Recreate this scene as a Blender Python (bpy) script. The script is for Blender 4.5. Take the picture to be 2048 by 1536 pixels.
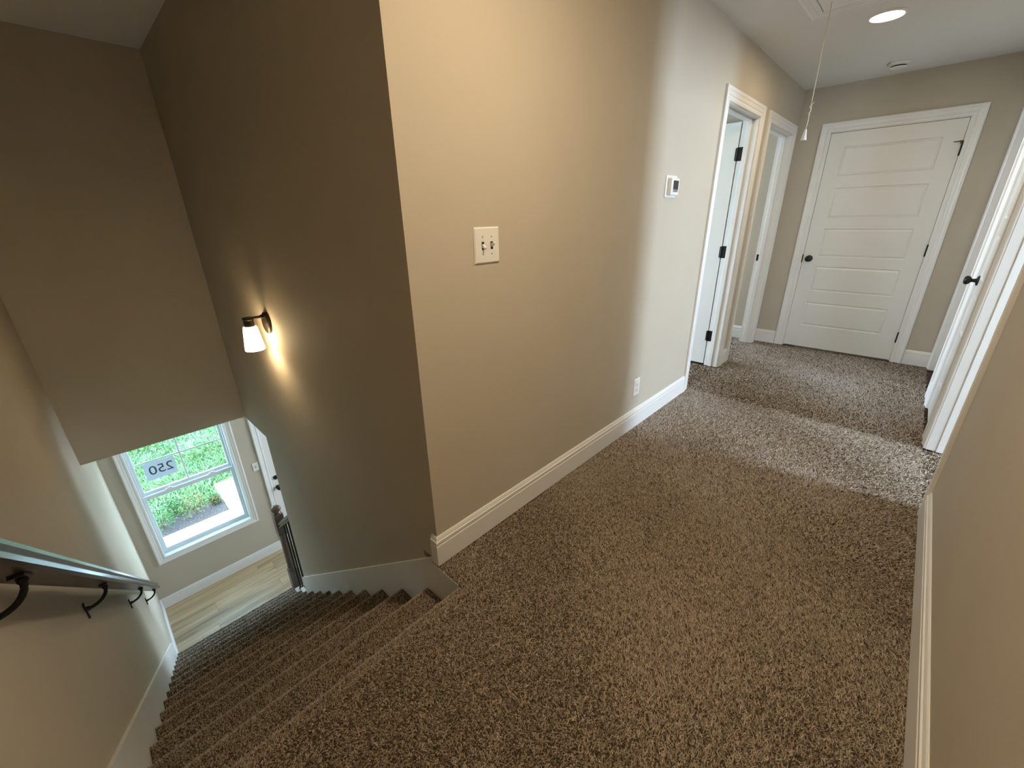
import bpy, bmesh, math, random
import numpy as np
from mathutils import Matrix, Vector
PI = math.pi
for o in list(bpy.data.objects): bpy.data.objects.remove(o)
SC = bpy.context.scene
COL = SC.collection

# ---------------------------------------------------------------- camera
YAW, PITCH, ROLL, FPX = 0.7656, -0.3794, -0.0188, 825.3
CAM = Vector((1.168, -0.7497, 1.3499))
cy, sy, cp, sp = math.cos(YAW), math.sin(YAW), math.cos(PITCH), math.sin(PITCH)
fwd = Vector((-sy*cp, cy*cp, sp)); rt = Vector((cy, sy, 0)); up = rt.cross(fwd)
r2 = math.cos(ROLL)*rt + math.sin(ROLL)*up; u2 = -math.sin(ROLL)*rt + math.cos(ROLL)*up
cd = bpy.data.cameras.new('camera'); cam = bpy.data.objects.new('camera', cd); COL.objects.link(cam)
cd.sensor_fit = 'HORIZONTAL'; cd.sensor_width = 36; cd.lens = FPX/2048*36; cd.clip_start = 0.02; cd.clip_end = 300
cam.matrix_world = Matrix(((r2.x, u2.x, -fwd.x, CAM.x), (r2.y, u2.y, -fwd.y, CAM.y), (r2.z, u2.z, -fwd.z, CAM.z), (0, 0, 0, 1)))
SC.camera = cam

# ---------------------------------------------------------------- light and exposure
SC.view_settings.view_transform = 'Standard'; SC.view_settings.look = 'None'
SC.view_settings.gamma = 1; SC.view_settings.use_curve_mapping = False
SC.view_settings.exposure = 0.0
SKY = 13.0; SUN = 3.0
P_CEIL = 9.0; P_LAND = 22.0; P_SCONCE = 3.0
P_R1A = 215; P_R1B = 32; P_L1 = 125; P_L2 = 80; P_FOY = 38
DAY = (0.64, 0.81, 1.0); WARM = (1.0, 0.80, 0.54)
w = bpy.data.worlds.new('sky'); SC.world = w; w.use_nodes = True
nt = w.node_tree; nt.nodes.clear()
ow = nt.nodes.new('ShaderNodeOutputWorld'); bg = nt.nodes.new('ShaderNodeBackground')
tc = nt.nodes.new('ShaderNodeTexCoord'); sx = nt.nodes.new('ShaderNodeSeparateXYZ'); cr = nt.nodes.new('ShaderNodeValToRGB')
cr.color_ramp.elements[0].position = 0.0; cr.color_ramp.elements[0].color = (0.76, 0.90, 1, 1)
cr.color_ramp.elements[1].position = 0.7; cr.color_ramp.elements[1].color = (0.45, 0.68, 1, 1)
nt.links.new(tc.outputs['Generated'], sx.inputs[0]); nt.links.new(sx.outputs['Z'], cr.inputs[0])
nt.links.new(cr.outputs[0], bg.inputs[0]); bg.inputs[1].default_value = SKY; nt.links.new(bg.outputs[0], ow.inputs[0])

def aim(o, d):
    o.rotation_euler = Vector(d).to_track_quat('-Z', 'Y').to_euler()
sl = bpy.data.lights.new('sun', 'SUN'); sl.energy = SUN; sl.angle = 0.01; sl.color = (1, 0.96, 0.9)
so = bpy.data.objects.new('sun', sl); COL.objects.link(so); aim(so, (0.10, 1.0, -1.5)); so.location = (-8, -8, 12)
def area(name, loc, d, sx_, sy_, power, col, spread=PI, portal=False):
    l = bpy.data.lights.new(name, 'AREA'); l.shape = 'RECTANGLE'; l.size = sx_; l.size_y = sy_; l.energy = power; l.color = col; l.spread = spread
    if portal: l.cycles.is_portal = True
    o = bpy.data.objects.new(name, l); COL.objects.link(o); o.location = loc; aim(o, d); return o
XW, ZB, WS, W, YF, HC = -4.35, -2.88, -1.064, 1.474, 4.54, 2.431
area('daylight_bedroom_east', (4.93, 2.32, 1.55), (-1, 0, -0.12), 0.56, 1.3, P_R1A, DAY)
area('daylight_bedroom_south', (3.2, -0.63, 1.35), (0, 1, 0), 1.1, 1.4, P_R1B, DAY)
area('daylight_bedroom_west', (-3.47, 1.5, 1.3), (1, 0, 0), 1.5, 1.4, P_L1, DAY)
area('daylight_bathroom', (-3.0, 4.05, 1.5), (1, 0, 0), 0.7, 0.9, P_L2, DAY)
area('window_sky_portal', (XW-0.2, -0.424, -1.4), (1, 0, 0), 1.0, 1.7, 1, (1, 1, 1), portal=True)
area('foyer_side_fill', (-2.9, 3.27, -1.5), (0, -1, 0.0), 1.2, 1.4, P_FOY, DAY)  # added fill lamp to brighten the foyer; its window is invented

# ---------------------------------------------------------------- materials
def mat(name, col, rough=0.6, metal=0.0, var=0.0, scale=20, bump=0.0, bscale=200, emit=None, estr=0, spec=0.5, col2=None):
    m = bpy.data.materials.new(name); m.use_nodes = True; t = m.node_tree; b = t.nodes['Principled BSDF']
    b.inputs['Roughness'].default_value = rough; b.inputs['Metallic'].default_value = metal
    b.inputs['Specular IOR Level'].default_value = spec
    b.inputs['Base Color'].default_value = (*col, 1)
    tcn = t.nodes.new('ShaderNodeTexCoord')
    if var > 0 or col2:
        n = t.nodes.new('ShaderNodeTexNoise'); n.inputs['Scale'].default_value = scale; n.inputs['Detail'].default_value = 5
        t.links.new(tcn.outputs['Object'], n.inputs['Vector'])
        r = t.nodes.new('ShaderNodeValToRGB'); c2 = col2 or tuple(c*(1-var) for c in col)
        r.color_ramp.elements[0].position = 0.35; r.color_ramp.elements[1].position = 0.65
        r.color_ramp.elements[0].color = (*c2, 1); r.color_ramp.elements[1].color = (*col, 1)
        t.links.new(n.outputs['Fac'], r.inputs[0]); t.links.new(r.outputs[0], b.inputs['Base Color'])
    if bump > 0:
        n2 = t.nodes.new('ShaderNodeTexNoise'); n2.inputs['Scale'].default_value = bscale; n2.inputs['Detail'].default_value = 3
        t.links.new(tcn.outputs['Object'], n2.inputs['Vector'])
        bp = t.nodes.new('ShaderNodeBump'); bp.inputs['Strength'].default_value = bump; bp.inputs['Distance'].default_value = 0.002
        t.links.new(n2.outputs['Fac'], bp.inputs['Height']); t.links.new(bp.outputs[0], b.inputs['Normal'])
    if emit:
        b.inputs['Emission Color'].default_value = (*emit, 1); b.inputs['Emission Strength'].default_value = estr
    return m
M_wall = mat('greige_wall_paint', (0.52, 0.463, 0.375), 0.75, var=0.03, scale=3, bump=0.12, bscale=260, spec=0.25)
M_ceil = mat('white_ceiling_paint', (0.74, 0.72, 0.69), 0.9, bump=0.1, bscale=220, spec=0.1)
M_trim = mat('white_semigloss_trim', (0.80, 0.79, 0.77), 0.35, var=0.02, scale=6)
M_door = mat('white_door_paint', (0.76, 0.75, 0.72), 0.38, bump=0.05, bscale=120)
M_black = mat('matte_black_metal', (0.008, 0.007, 0.007), 0.38, 0.3)
M_bronze = mat('dark_bronze_metal', (0.06, 0.045, 0.035), 0.35, 0.8, var=0.2, scale=30)
M_plastic = mat('white_plastic', (0.78, 0.77, 0.73), 0.3, spec=0.5, var=0.01)
M_screw = mat('painted_screw_head', (0.40, 0.37, 0.32), 0.4, var=0.1)
M_slot = mat('dark_slot', (0.03, 0.028, 0.025), 0.7)
M_screen = mat('grey_screen', (0.045, 0.04, 0.035), 0.25, var=0.2, scale=60)
M_screen2 = mat('pale_grey_screen_strip', (0.22, 0.24, 0.26), 0.3)
M_cord = mat('cream_cord', (0.75, 0.68, 0.50), 0.7, bump=0.3, bscale=900)
M_vinyl = mat('white_vinyl_window', (0.72, 0.76, 0.78), 0.3, var=0.01)
M_conc = mat('pale_concrete', (0.72, 0.70, 0.66), 0.85, var=0.12, scale=8, bump=0.2)
M_mulch = mat('dark_mulch', (0.10, 0.075, 0.07), 0.95, col2=(0.03, 0.022, 0.02), scale=45, bump=0.9, bscale=60)
M_soil = mat('green_ground', (0.13, 0.27, 0.05), 0.95, col2=(0.07, 0.17, 0.03), scale=25)
M_carpetbase = mat('brown_carpet_backing', (0.095, 0.068, 0.045), 0.95, var=0.5, scale=150, bump=0.8, bscale=300, spec=0.05)
M_leaf = mat('green_leaf', (0.06, 0.16, 0.035), 0.6, col2=(0.025, 0.08, 0.02), scale=24)
M_leaf2 = mat('yellow_green_leaf', (0.20, 0.13, 0.05), 0.6, col2=(0.05, 0.13, 0.03), scale=22)
M_stem = mat('brown_stem', (0.14, 0.09, 0.05), 0.8, var=0.3)
M_ink = mat('grey_printed_digit', (0.05, 0.055, 0.07), 0.6)

def attr_mat(name, rough=0.9, trans=0.0):
    m = bpy.data.materials.new(name); m.use_nodes = True; t = m.node_tree; b = t.nodes['Principled BSDF']
    a = t.nodes.new('ShaderNodeAttribute'); a.attribute_name = 'tint'
    t.links.new(a.outputs['Color'], b.inputs['Base Color']); b.inputs['Roughness'].default_value = rough
    b.inputs['Specular IOR Level'].default_value = 0.08
    b.inputs['Sheen Weight'].default_value = 0.55; b.inputs['Sheen Roughness'].default_value = 0.4
    return m
M_pile = attr_mat('twisted_carpet_yarn'); M_grass = attr_mat('grass_blade', 0.7)

def wood(name, c1, c2, c3, axis=1, stretch=14, rough=0.4, rnd=True):
    m = bpy.data.materials.new(name); m.use_nodes = True; t = m.node_tree; b = t.nodes['Principled BSDF']
    tcn = t.nodes.new('ShaderNodeTexCoord'); mp = t.nodes.new('ShaderNodeMapping')
    s = [stretch]*3; s[axis] = stretch/12; mp.inputs['Scale'].default_value = s
    oi = t.nodes.new('ShaderNodeObjectInfo'); cb = t.nodes.new('ShaderNodeCombineXYZ'); ml = t.nodes.new('ShaderNodeMath'); ml.operation = 'MULTIPLY'; ml.inputs[1].default_value = 37
    t.links.new(oi.outputs['Random'], ml.inputs[0]); t.links.new(ml.outputs[0], cb.inputs[2]); t.links.new(cb.outputs[0], mp.inputs['Location'])
    n = t.nodes.new('ShaderNodeTexNoise'); n.inputs['Scale'].default_value = 1.3; n.inputs['Detail'].default_value = 8; n.inputs['Roughness'].default_value = 0.62; n.inputs['Distortion'].default_value = 0.6
    r = t.nodes.new('ShaderNodeValToRGB'); e = r.color_ramp.elements
    e[0].position = 0.3; e[0].color = (*c3, 1); e[1].position = 0.62; e[1].color = (*c1, 1); k = e.new(0.45); k.color = (*c2, 1)
    t.links.new(tcn.outputs['Object'], mp.inputs[0]); t.links.new(mp.outputs[0], n.inputs['Vector']); t.links.new(n.outputs['Fac'], r.inputs[0])
    hs = t.nodes.new('ShaderNodeHueSaturation'); mr = t.nodes.new('ShaderNodeMapRange'); mr.inputs[3].default_value = 0.82; mr.inputs[4].default_value = 1.12
    t.links.new(oi.outputs['Random'], mr.inputs[0]); t.links.new(mr.outputs[0], hs.inputs['Value']); t.links.new(r.outputs[0], hs.inputs['Color'])
    t.links.new(hs.outputs[0], b.inputs['Base Color']); b.inputs['Roughness'].default_value = rough
    bp = t.nodes.new('ShaderNodeBump'); bp.inputs['Strength'].default_value = 0.15; bp.inputs['Distance'].default_value = 0.002
    t.links.new(n.outputs['Fac'], bp.inputs['Height']); t.links.new(bp.outputs[0], b.inputs['Normal'])
    return m
M_plank = wood('oak_look_plank', (0.58, 0.45, 0.28), (0.44, 0.325, 0.19), (0.20, 0.13, 0.07), 1, 7)
M_rail = wood('grey_brown_stained_wood', (0.09, 0.062, 0.05), (0.055, 0.036, 0.028), (0.022, 0.013, 0.010), 0, 22, 0.27)
M_newel = wood('grey_brown_newel_wood', (0.17, 0.125, 0.10), (0.12, 0.085, 0.065), (0.06, 0.04, 0.03), 2, 22, 0.35)

def glass_mat(name, tint=(0.93, 1, 0.98)):
    m = bpy.data.materials.new(name); m.use_nodes = True; t = m.node_tree; t.nodes.clear()
    o = t.nodes.new('ShaderNodeOutputMaterial'); tr = t.nodes.new('ShaderNodeBsdfTransparent'); tr.inputs[0].default_value = (*tint, 1)
    g = t.nodes.new('ShaderNodeBsdfGlossy'); g.inputs['Roughness'].default_value = 0.02; f = t.nodes.new('ShaderNodeFresnel'); f.inputs[0].default_value = 1.45
    mm = t.nodes.new('ShaderNodeMath'); mm.operation = 'MULTIPLY'; mm.inputs[1].default_value = 0.3; t.links.new(f.outputs[0], mm.inputs[0])
    mx = t.nodes.new('ShaderNodeMixShader'); t.links.new(mm.outputs[0], mx.inputs[0]); t.links.new(tr.outputs[0], mx.inputs[1]); t.links.new(g.outputs[0], mx.inputs[2]); t.links.new(mx.outputs[0], o.inputs[0])
    return m
M_glass = glass_mat('clear_window_glass')
def trans_mat(name, col, tcol, fac, estr=0.0, ecol=(1, 1, 1)):
    m = bpy.data.materials.new(name); m.use_nodes = True; t = m.node_tree; t.nodes.clear()
    o = t.nodes.new('ShaderNodeOutputMaterial'); d = t.nodes.new('ShaderNodeBsdfDiffuse'); d.inputs[0].default_value = (*col, 1)
    tl = t.nodes.new('ShaderNodeBsdfTranslucent'); tl.inputs[0].default_value = (*tcol, 1); mx = t.nodes.new('ShaderNodeMixShader'); mx.inputs[0].default_value = fac
    t.links.new(d.outputs[0], mx.inputs[1]); t.links.new(tl.outputs[0], mx.inputs[2]); last = mx
    if estr:
        e = t.nodes.new('ShaderNodeEmission'); e.inputs[0].default_value = (*ecol, 1); e.inputs[1].default_value = estr
        ad = t.nodes.new('ShaderNodeAddShader'); t.links.new(mx.outputs[0], ad.inputs[0]); t.links.new(e.outputs[0], ad.inputs[1]); last = ad
    t.links.new(last.outputs[0], o.inputs[0]); return m
M_paper = trans_mat('white_printer_paper', (0.7, 0.72, 0.75), (0.5, 0.6, 0.68), 0.3)
M_shade = trans_mat('lit_frosted_glass', (0.9, 0.88, 0.8), (0.9, 0.85, 0.75), 0.5, 13.0, (1.0, 0.80, 0.50))
M_lens = mat('lit_white_lens', (0.9, 0.88, 0.85), 0.5, emit=(1.0, 0.86, 0.70), estr=14)
M_bulb = mat('lit_bulb', (0.9, 0.88, 0.85), 0.5, emit=(1.0, 0.82, 0.55), estr=20)
M_spring = mat('warm_reflector', (0.8, 0.72, 0.5), 0.3)

# ---------------------------------------------------------------- helpers
def tag(o, label=None, cat=None, group=None, kind=None):
    if label: o['label'] = label
    if cat: o['category'] = cat
    if group: o['group'] = group
    if kind: o['kind'] = kind
    return o
def empty(name, loc=(0, 0, 0)):
    o = bpy.data.objects.new(name, None); COL.objects.link(o); o.location = loc; o.empty_display_size = 0.1; return o
def obj(name, bm, m, parent=None, smooth=False, mats=None):
    bmesh.ops.recalc_face_normals(bm, faces=bm.faces[:])
    me = bpy.data.meshes.new(name); bm.to_mesh(me); bm.free()
    for x in (mats or [m]): me.materials.append(x)
    if smooth: me.polygons.foreach_set('use_smooth', [True]*len(me.polygons))
    o = bpy.data.objects.new(name, me); COL.objects.link(o)
    if parent:
        o.parent = parent
        pw = Matrix.Translation(parent.location) if parent.parent is None else Matrix.Translation(parent.parent.location + parent.location)
        if parent.type == 'EMPTY': o.matrix_parent_inverse = pw.inverted()
    return o
def BM(): return bmesh.new()
def box(bm, x0, x1, y0, y1, z0, z1, bev=0.0, seg=1, M=None):
    x0, x1 = sorted((x0, x1)); y0, y1 = sorted((y0, y1)); z0, z1 = sorted((z0, z1))
    mt = Matrix.Translation(((x0+x1)/2, (y0+y1)/2, (z0+z1)/2)) @ Matrix.Diagonal((x1-x0, y1-y0, z1-z0, 1))
    t = bmesh.new(); bmesh.ops.create_cube(t, size=1, matrix=mt)
    if bev > 0: bmesh.ops.bevel(t, geom=t.edges[:], offset=bev, segments=seg, affect='EDGES', profile=0.5)
    if M is not None: t.transform(M)
    merge(bm, t); return bm
def merge(bm, t):
    me = bpy.data.meshes.new('tmp'); t.to_mesh(me); t.free(); bm.from_mesh(me); bpy.data.meshes.remove(me)
def lathe(bm, prof, M=None, n=24, cap=True):
    """prof: list of (r, h) about local Z"""
    t = bmesh.new(); rings = []
    for r, h in prof:
        rings.append([t.verts.new((r*math.cos(2*PI*i/n), r*math.sin(2*PI*i/n), h)) for i in range(n)])
    for a, b in zip(rings, rings[1:]):
        for i in range(n): t.faces.new((a[i], a[(i+1) % n], b[(i+1) % n], b[i]))
    if cap: t.faces.new(rings[0]); t.faces.new(rings[-1])
    if M is not None: t.transform(M)
    merge(bm, t); return bm
def tube(bm, pts, r, n=8):
    pts = [Vector(p) for p in pts]; t = bmesh.new(); rings = []; rr = r if isinstance(r, list) else [r]*len(pts)
    ref = Vector((0.3, 0.2, 1)).normalized()
    for i, p in enumerate(pts):
        d = (pts[min(i+1, len(pts)-1)]-pts[max(i-1, 0)]).normalized()
        a = d.cross(ref)
        if a.length < 1e-3: a = d.cross(Vector((1, 0, 0)))
        a.normalize(); b = d.cross(a)
        rings.append([t.verts.new(p+rr[i]*(math.cos(2*PI*k/n)*a+math.sin(2*PI*k/n)*b)) for k in range(n)])
    for a, b in zip(rings, rings[1:]):
        for k in range(n): t.faces.new((a[k], a[(k+1) % n], b[(k+1) % n], b[k]))
    t.faces.new(rings[0]); t.faces.new(rings[-1]); merge(bm, t); return bm
def extrude_profile(bm, prof, p0, p1, side, upv=(0, 0, 1), e0=0, e1=0):
    """prof: (depth, height) closed polygon, swept p0->p1; side = outward direction. e0/e1: mitre extension per unit depth at each end"""
    p0, p1, side, upv = Vector(p0), Vector(p1), Vector(side), Vector(upv); d = (p1-p0).normalized()
    t = bmesh.new()
    A = [t.verts.new(p0+side*a+upv*b-d*(a*e0)) for a, b in prof]; B = [t.verts.new(p1+side*a+upv*b+d*(a*e1)) for a, b in prof]
    n = len(prof)
    for i in range(n): t.faces.new((A[i], A[(i+1) % n], B[(i+1) % n], B[i]))
    t.faces.new(A); t.faces.new(B); merge(bm, t); return bm
def frameM(origin, a, n, z=(0, 0, 1)):
    a, n, z = Vector(a), Vector(n), Vector(z)
    return Matrix(((a.x, n.x, z.x, origin[0]), (a.y, n.y, z.y, origin[1]), (a.z, n.z, z.z, origin[2]), (0, 0, 0, 1)))
CAS = [(0, 0), (0, .007), (.004, .011), (.020, .011), (.024, .008), (.030, .008), (.034, .012), (.055, .014), (.060, .018), (.072, .019), (.079, .016), (.080, .012), (.080, 0)]
def casing_bm(M, u0, u1, h, prof=CAS, closed=False, z0=0.0):
    bm = BM(); rows = []
    for u, d in prof:
        if closed: c = [(u0-u, z0-u), (u0-u, h+u), (u1+u, h+u), (u1+u, z0-u)]
        else: c = [(u0-u, z0), (u0-u, h+u), (u1+u, h+u), (u1+u, z0)]
        rows.append([bm.verts.new((x, d, z)) for x, z in c])
    n = len(rows)
    for i in range(n):
        a, b = rows[i], rows[(i+1) % n]
        for k in range(4 if closed else 3): bm.faces.new((a[k], a[(k+1) % 4], b[(k+1) % 4], b[k]))
    if not closed:
        bm.faces.new([r[0] for r in rows]); bm.faces.new([r[3] for r in rows])
    bm.transform(M); return bm
def wall(name, axis, c0, c1, a0, a1, z0, z1, openings=(), m=None, label='', cat='wall'):
    """wall slab; axis 'x': plane x=const (a = y range), 'y': plane y=const (a = x range)"""
    bm = BM(); ops = sorted(openings); cur = a0
    def b(s, e, zz0, zz1):
        if e-s < 1e-4 or zz1-zz0 < 1e-4: return
        if axis == 'x': box(bm, c0, c1, s, e, zz0, zz1)
        else: box(bm, s, e, c0, c1, zz0, zz1)
    for s, e, l, h in ops:
        b(cur, s, z0, z1); b(s, e, z0, l); b(s, e, h, z1); cur = e
    b(cur, a1, z0, z1)
    o = obj(name, bm, m or M_wall); return tag(o, label, cat, kind='structure')

# ---------------------------------------------------------------- walls
J = 0.018
H0 = 2.045
ops_left = [(2.575-J, 3.29+J, -0.3, H0+J), (3.595-J, 4.37+J, -0.3, H0+J)]
# openings start below floor level so nothing blocks them
def wl(name, **k): return wall(name, **k)
wall('wall_left', 'x', -0.115, 0, 0, YF, 0.0, HC, [(s, e, 0.0, h) for s, e, l, h in ops_left], label='long greige hall wall holding the light switch and thermostat')
wall('wall_right', 'x', W, W+.115, WS-.12, YF, 0.0, HC, [(1.815-J, 2.574+J, 0.0, H0+J), (2.83-J, 3.35+J, 0.0, H0+J), (3.70-J, 4.45+J, 0.0, H0+J)], label='greige wall along the right side of the hall')
wall('wall_end', 'y', YF, YF+.115, -3.1, W+.115, 0.0, HC, [(.284-J, 1.19+J, 0.0, H0+J)], label='greige wall at the end of the hall around the closed door')
# stair wall with the sconce, notched where it stops above the lower steps
bm = BM(); box(bm, -2.33, -0.1151, 0, .115, ZB, HC); box(bm, -3.4, -2.33, 0, .115, -.2535, HC); box(bm, -0.1151, 0, 0.0, -0.0 + .0001, 0, .0001)
tag(obj('wall_stair', bm, M_wall), 'dark greige stair wall carrying the lit sconce', 'wall', kind='structure')
bm = BM(); box(bm, -0.1151, 0.12, 0.0, .115, ZB, -0.03)
tag(obj('wall_under_landing', bm, M_wall), 'wall hidden below the landing edge', 'wall', kind='structure')
wall('wall_near', 'y', WS-.12, WS, XW-.15, W, ZB, HC, label='greige wall on the near side of the stairs behind the wall handrail')
wall('wall_header', 'x', -3.0, -2.886, WS, 0.0, -.2535, HC, label='dark greige header wall hanging over the lower stairs')
WIN = (-.88, .032, -2.222, -.66)
wall('wall_front', 'x', XW-.15, XW, WS, 3.2, ZB-.3, -.2535, [(WIN[0], WIN[1], WIN[2], WIN[3]), (.365-J, 1.279+J, ZB-.0, ZB+2.06)], label='lower greige wall around the window and front door')
# foyer enclosure
wall('wall_foyer_back', 'x', -1.3, -1.2, .115, 3.2, ZB, -.2535, label='far side wall of the entrance hall, out of view')
wall('wall_foyer_side', 'y', 3.2, 3.3, XW-.15, -1.2, ZB, -.2535, [(-3.55, -2.25, -2.25, -.75)], label='end wall of the entrance hall, out of view')  # opening made up so the added foyer fill can shine in
# side rooms
wall('wall_bedroom_west', 'x', -3.62, -3.5, .115, YF, 0, HC, [(.75, 2.25, .6, 2.0), (3.7, 4.4, 1.05, 1.95)], label='outer wall of the rooms behind the left doors')
wall('wall_bedroom_partition', 'y', 3.42, 3.50, -3.5, -.115, 0, HC, label='greige partition seen above the open white door')
wall('wall_bedroom_east', 'x', 4.95, 5.07, -.8, 2.75, 0, HC, [(2.02, 2.62, .85, 2.25)], label='outer wall of the room right of the hall')
wall('wall_bedroom_south', 'y', -.8, -.65, W+.115, 4.95, 0, HC, [(2.65, 3.75, .65, 2.05)], label='side wall of the room right of the hall')
wall('wall_bedroom_north', 'y', 2.69, 2.75, W+.115, 4.95, 0, HC, label='closet side wall of the room right of the hall')
wall('wall_closet_back', 'x', 2.2, 2.28, 2.75, YF+.9, 0, HC, label='back wall of the linen closet')
wall('wall_end_closet', 'y', 5.35, 5.44, -.2, 2.2, 0, HC, label='back wall of the closet at the hall end')

# floors and ceilings
bm = BM(); box(bm, -3.62, 5.07, -1.2, 5.5, HC, HC+.12)
CEILO = tag(obj('ceiling', bm, M_ceil), 'white upstairs ceiling with the attic hatch and light', 'ceiling', kind='structure')
bm = BM(); box(bm, XW-.15, -2.95, WS-.12, 3.3, -.2533, -.02); box(bm, -2.95, -1.2, .1151, 3.3, -.2533, -.02)
tag(obj('ceiling', bm, M_ceil), 'lower ceiling over the entrance hall, hidden by the header wall', 'ceiling', kind='structure')
X0, RUN, RISE = 0.144, 0.2495, 0.192
bm = BM()
box(bm, X0+.05, 5.07, WS-.12, 5.5, -.2, -.008); box(bm, -3.62, X0+.05, .1, 5.5, -.2, -.0081); box(bm, 0.0, X0+.05, -.012, .12, -.03, -.0079)
FL = tag(obj('floor', bm, M_carpetbase), 'brown carpeted landing and hallway floor', 'floor', kind='structure')

# ---------------------------------------------------------------- carpet pile
rng = np.random.default_rng(7)
def smooth_field(P, s, seed):
    r = np.random.default_rng(seed); v = np.zeros((len(P), 3))
    for k in range(7):
        kx = r.normal(0, 1, 3)*s*(0.6+0.5*k/3); ph = r.uniform(0, 6.28, 3); 
        for c in range(3): v[:, c] += np.sin(P @ (kx*(1+.2*c)) + ph[c])
    return v/3.2
PAL = np.array([(0.47, 0.385, 0.285), (0.33, 0.255, 0.18), (0.20, 0.15, 0.10), (0.62, 0.52, 0.41), (0.09, 0.062, 0.042)])
PRB = np.array([.26, .22, .20, .15, .17])
def pile(name, P, N, r, h, parent, seed=1, m=M_pile, pal=PAL, prb=PRB, lean=0.75, fieldamt=0.5):
    n = len(P); g = np.random.default_rng(seed)
    t1 = np.cross(N, g.normal(0, 1, (n, 3))); t1 /= np.linalg.norm(t1, axis=1)[:, None]+1e-9; t2 = np.cross(N, t1)
    f = smooth_field(P, 3.0, 5)*fieldamt; f -= N*np.sum(f*N, 1)[:, None]
    hh = h*g.uniform(.65, 1.25, n)[:, None]; rr = r*g.uniform(.75, 1.3, n)[:, None]
    ln = g.normal(0, lean, (n, 1))*t1 + g.normal(0, lean, (n, 1))*t2 + f
    tip = P + N*hh + ln*hh
    V = np.empty((n, 4, 3)); 
    for k in range(3):
        a = 2*PI*k/3; V[:, k] = P + rr*(math.cos(a)*t1+math.sin(a)*t2) - N*.001
    V[:, 3] = tip
    F = np.array([[0, 1, 3], [1, 2, 3], [2, 0, 3]])[None] + (np.arange(n)*4)[:, None, None]
    me = bpy.data.meshes.new(name); me.vertices.add(n*4); me.vertices.foreach_set('co', V.astype(np.float32).ravel())
    me.loops.add(n*9); me.loops.foreach_set('vertex_index', F.astype(np.int32).ravel())
    me.polygons.add(n*3); me.polygons.foreach_set('loop_start', np.arange(0, n*9, 3, dtype=np.int32)); me.polygons.foreach_set('loop_total', np.full(n*3, 3, dtype=np.int32))
    me.update(); c = pal[g.choice(len(pal), n, p=prb)]*g.uniform(.8, 1.2, (n, 1))
    C4 = np.ones((n, 4, 4), dtype=np.float32); C4[:, :, :3] = c[:, None, :]
    at = me.color_attributes.new('tint', 'FLOAT_COLOR', 'POINT'); at.data.foreach_set('color', C4.ravel())
    me.materials.append(m); o = bpy.data.objects.new(name, me); COL.objects.link(o); o['kind'] = 'stuff'
    if parent: o.parent = parent
    return o
def rectpts(x0, x1, y0, y1, dens, z):
    n = int((x1-x0)*(y1-y0)*dens); return np.column_stack([rng.uniform(x0, x1, n), rng.uniform(y0, y1, n), np.full(n, z)])
P = [rectpts(X0+.03, W-.012, WS+.01, 0.0, 100000, -.009), rectpts(0.012, W-.012, 0.0, 1.2, 95000, -.009), rectpts(0.012, W-.012, 1.2, 2.6, 50000, -.009),
     rectpts(0.012, W-.012, 2.6, YF-.012, 22000, -.009), rectpts(-.9, .012, 2.58, 3.285, 14000, -.009), rectpts(-.9, .012, 3.6, 4.365, 14000, -.009), rectpts(-.5, -.115, 4.36, 4.53, 14000, -.009), rectpts(W-.012, 2.3, 1.82, 2.57, 16000, -.009), rectpts(0.008, X0+.05, -.014, 0.0, 60000, -.009)]
P = np.vstack(P); near = P[:, 1] < 1.2
pile('carpet_pile', P[near], np.tile([0, 0, 1.], (near.sum(), 1)), .0021, .0088, FL, 2)
pile('carpet_pile', P[~near], np.tile([0, 0, 1.], ((~near).sum(), 1)), .0034, .0100, FL, 3)

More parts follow.
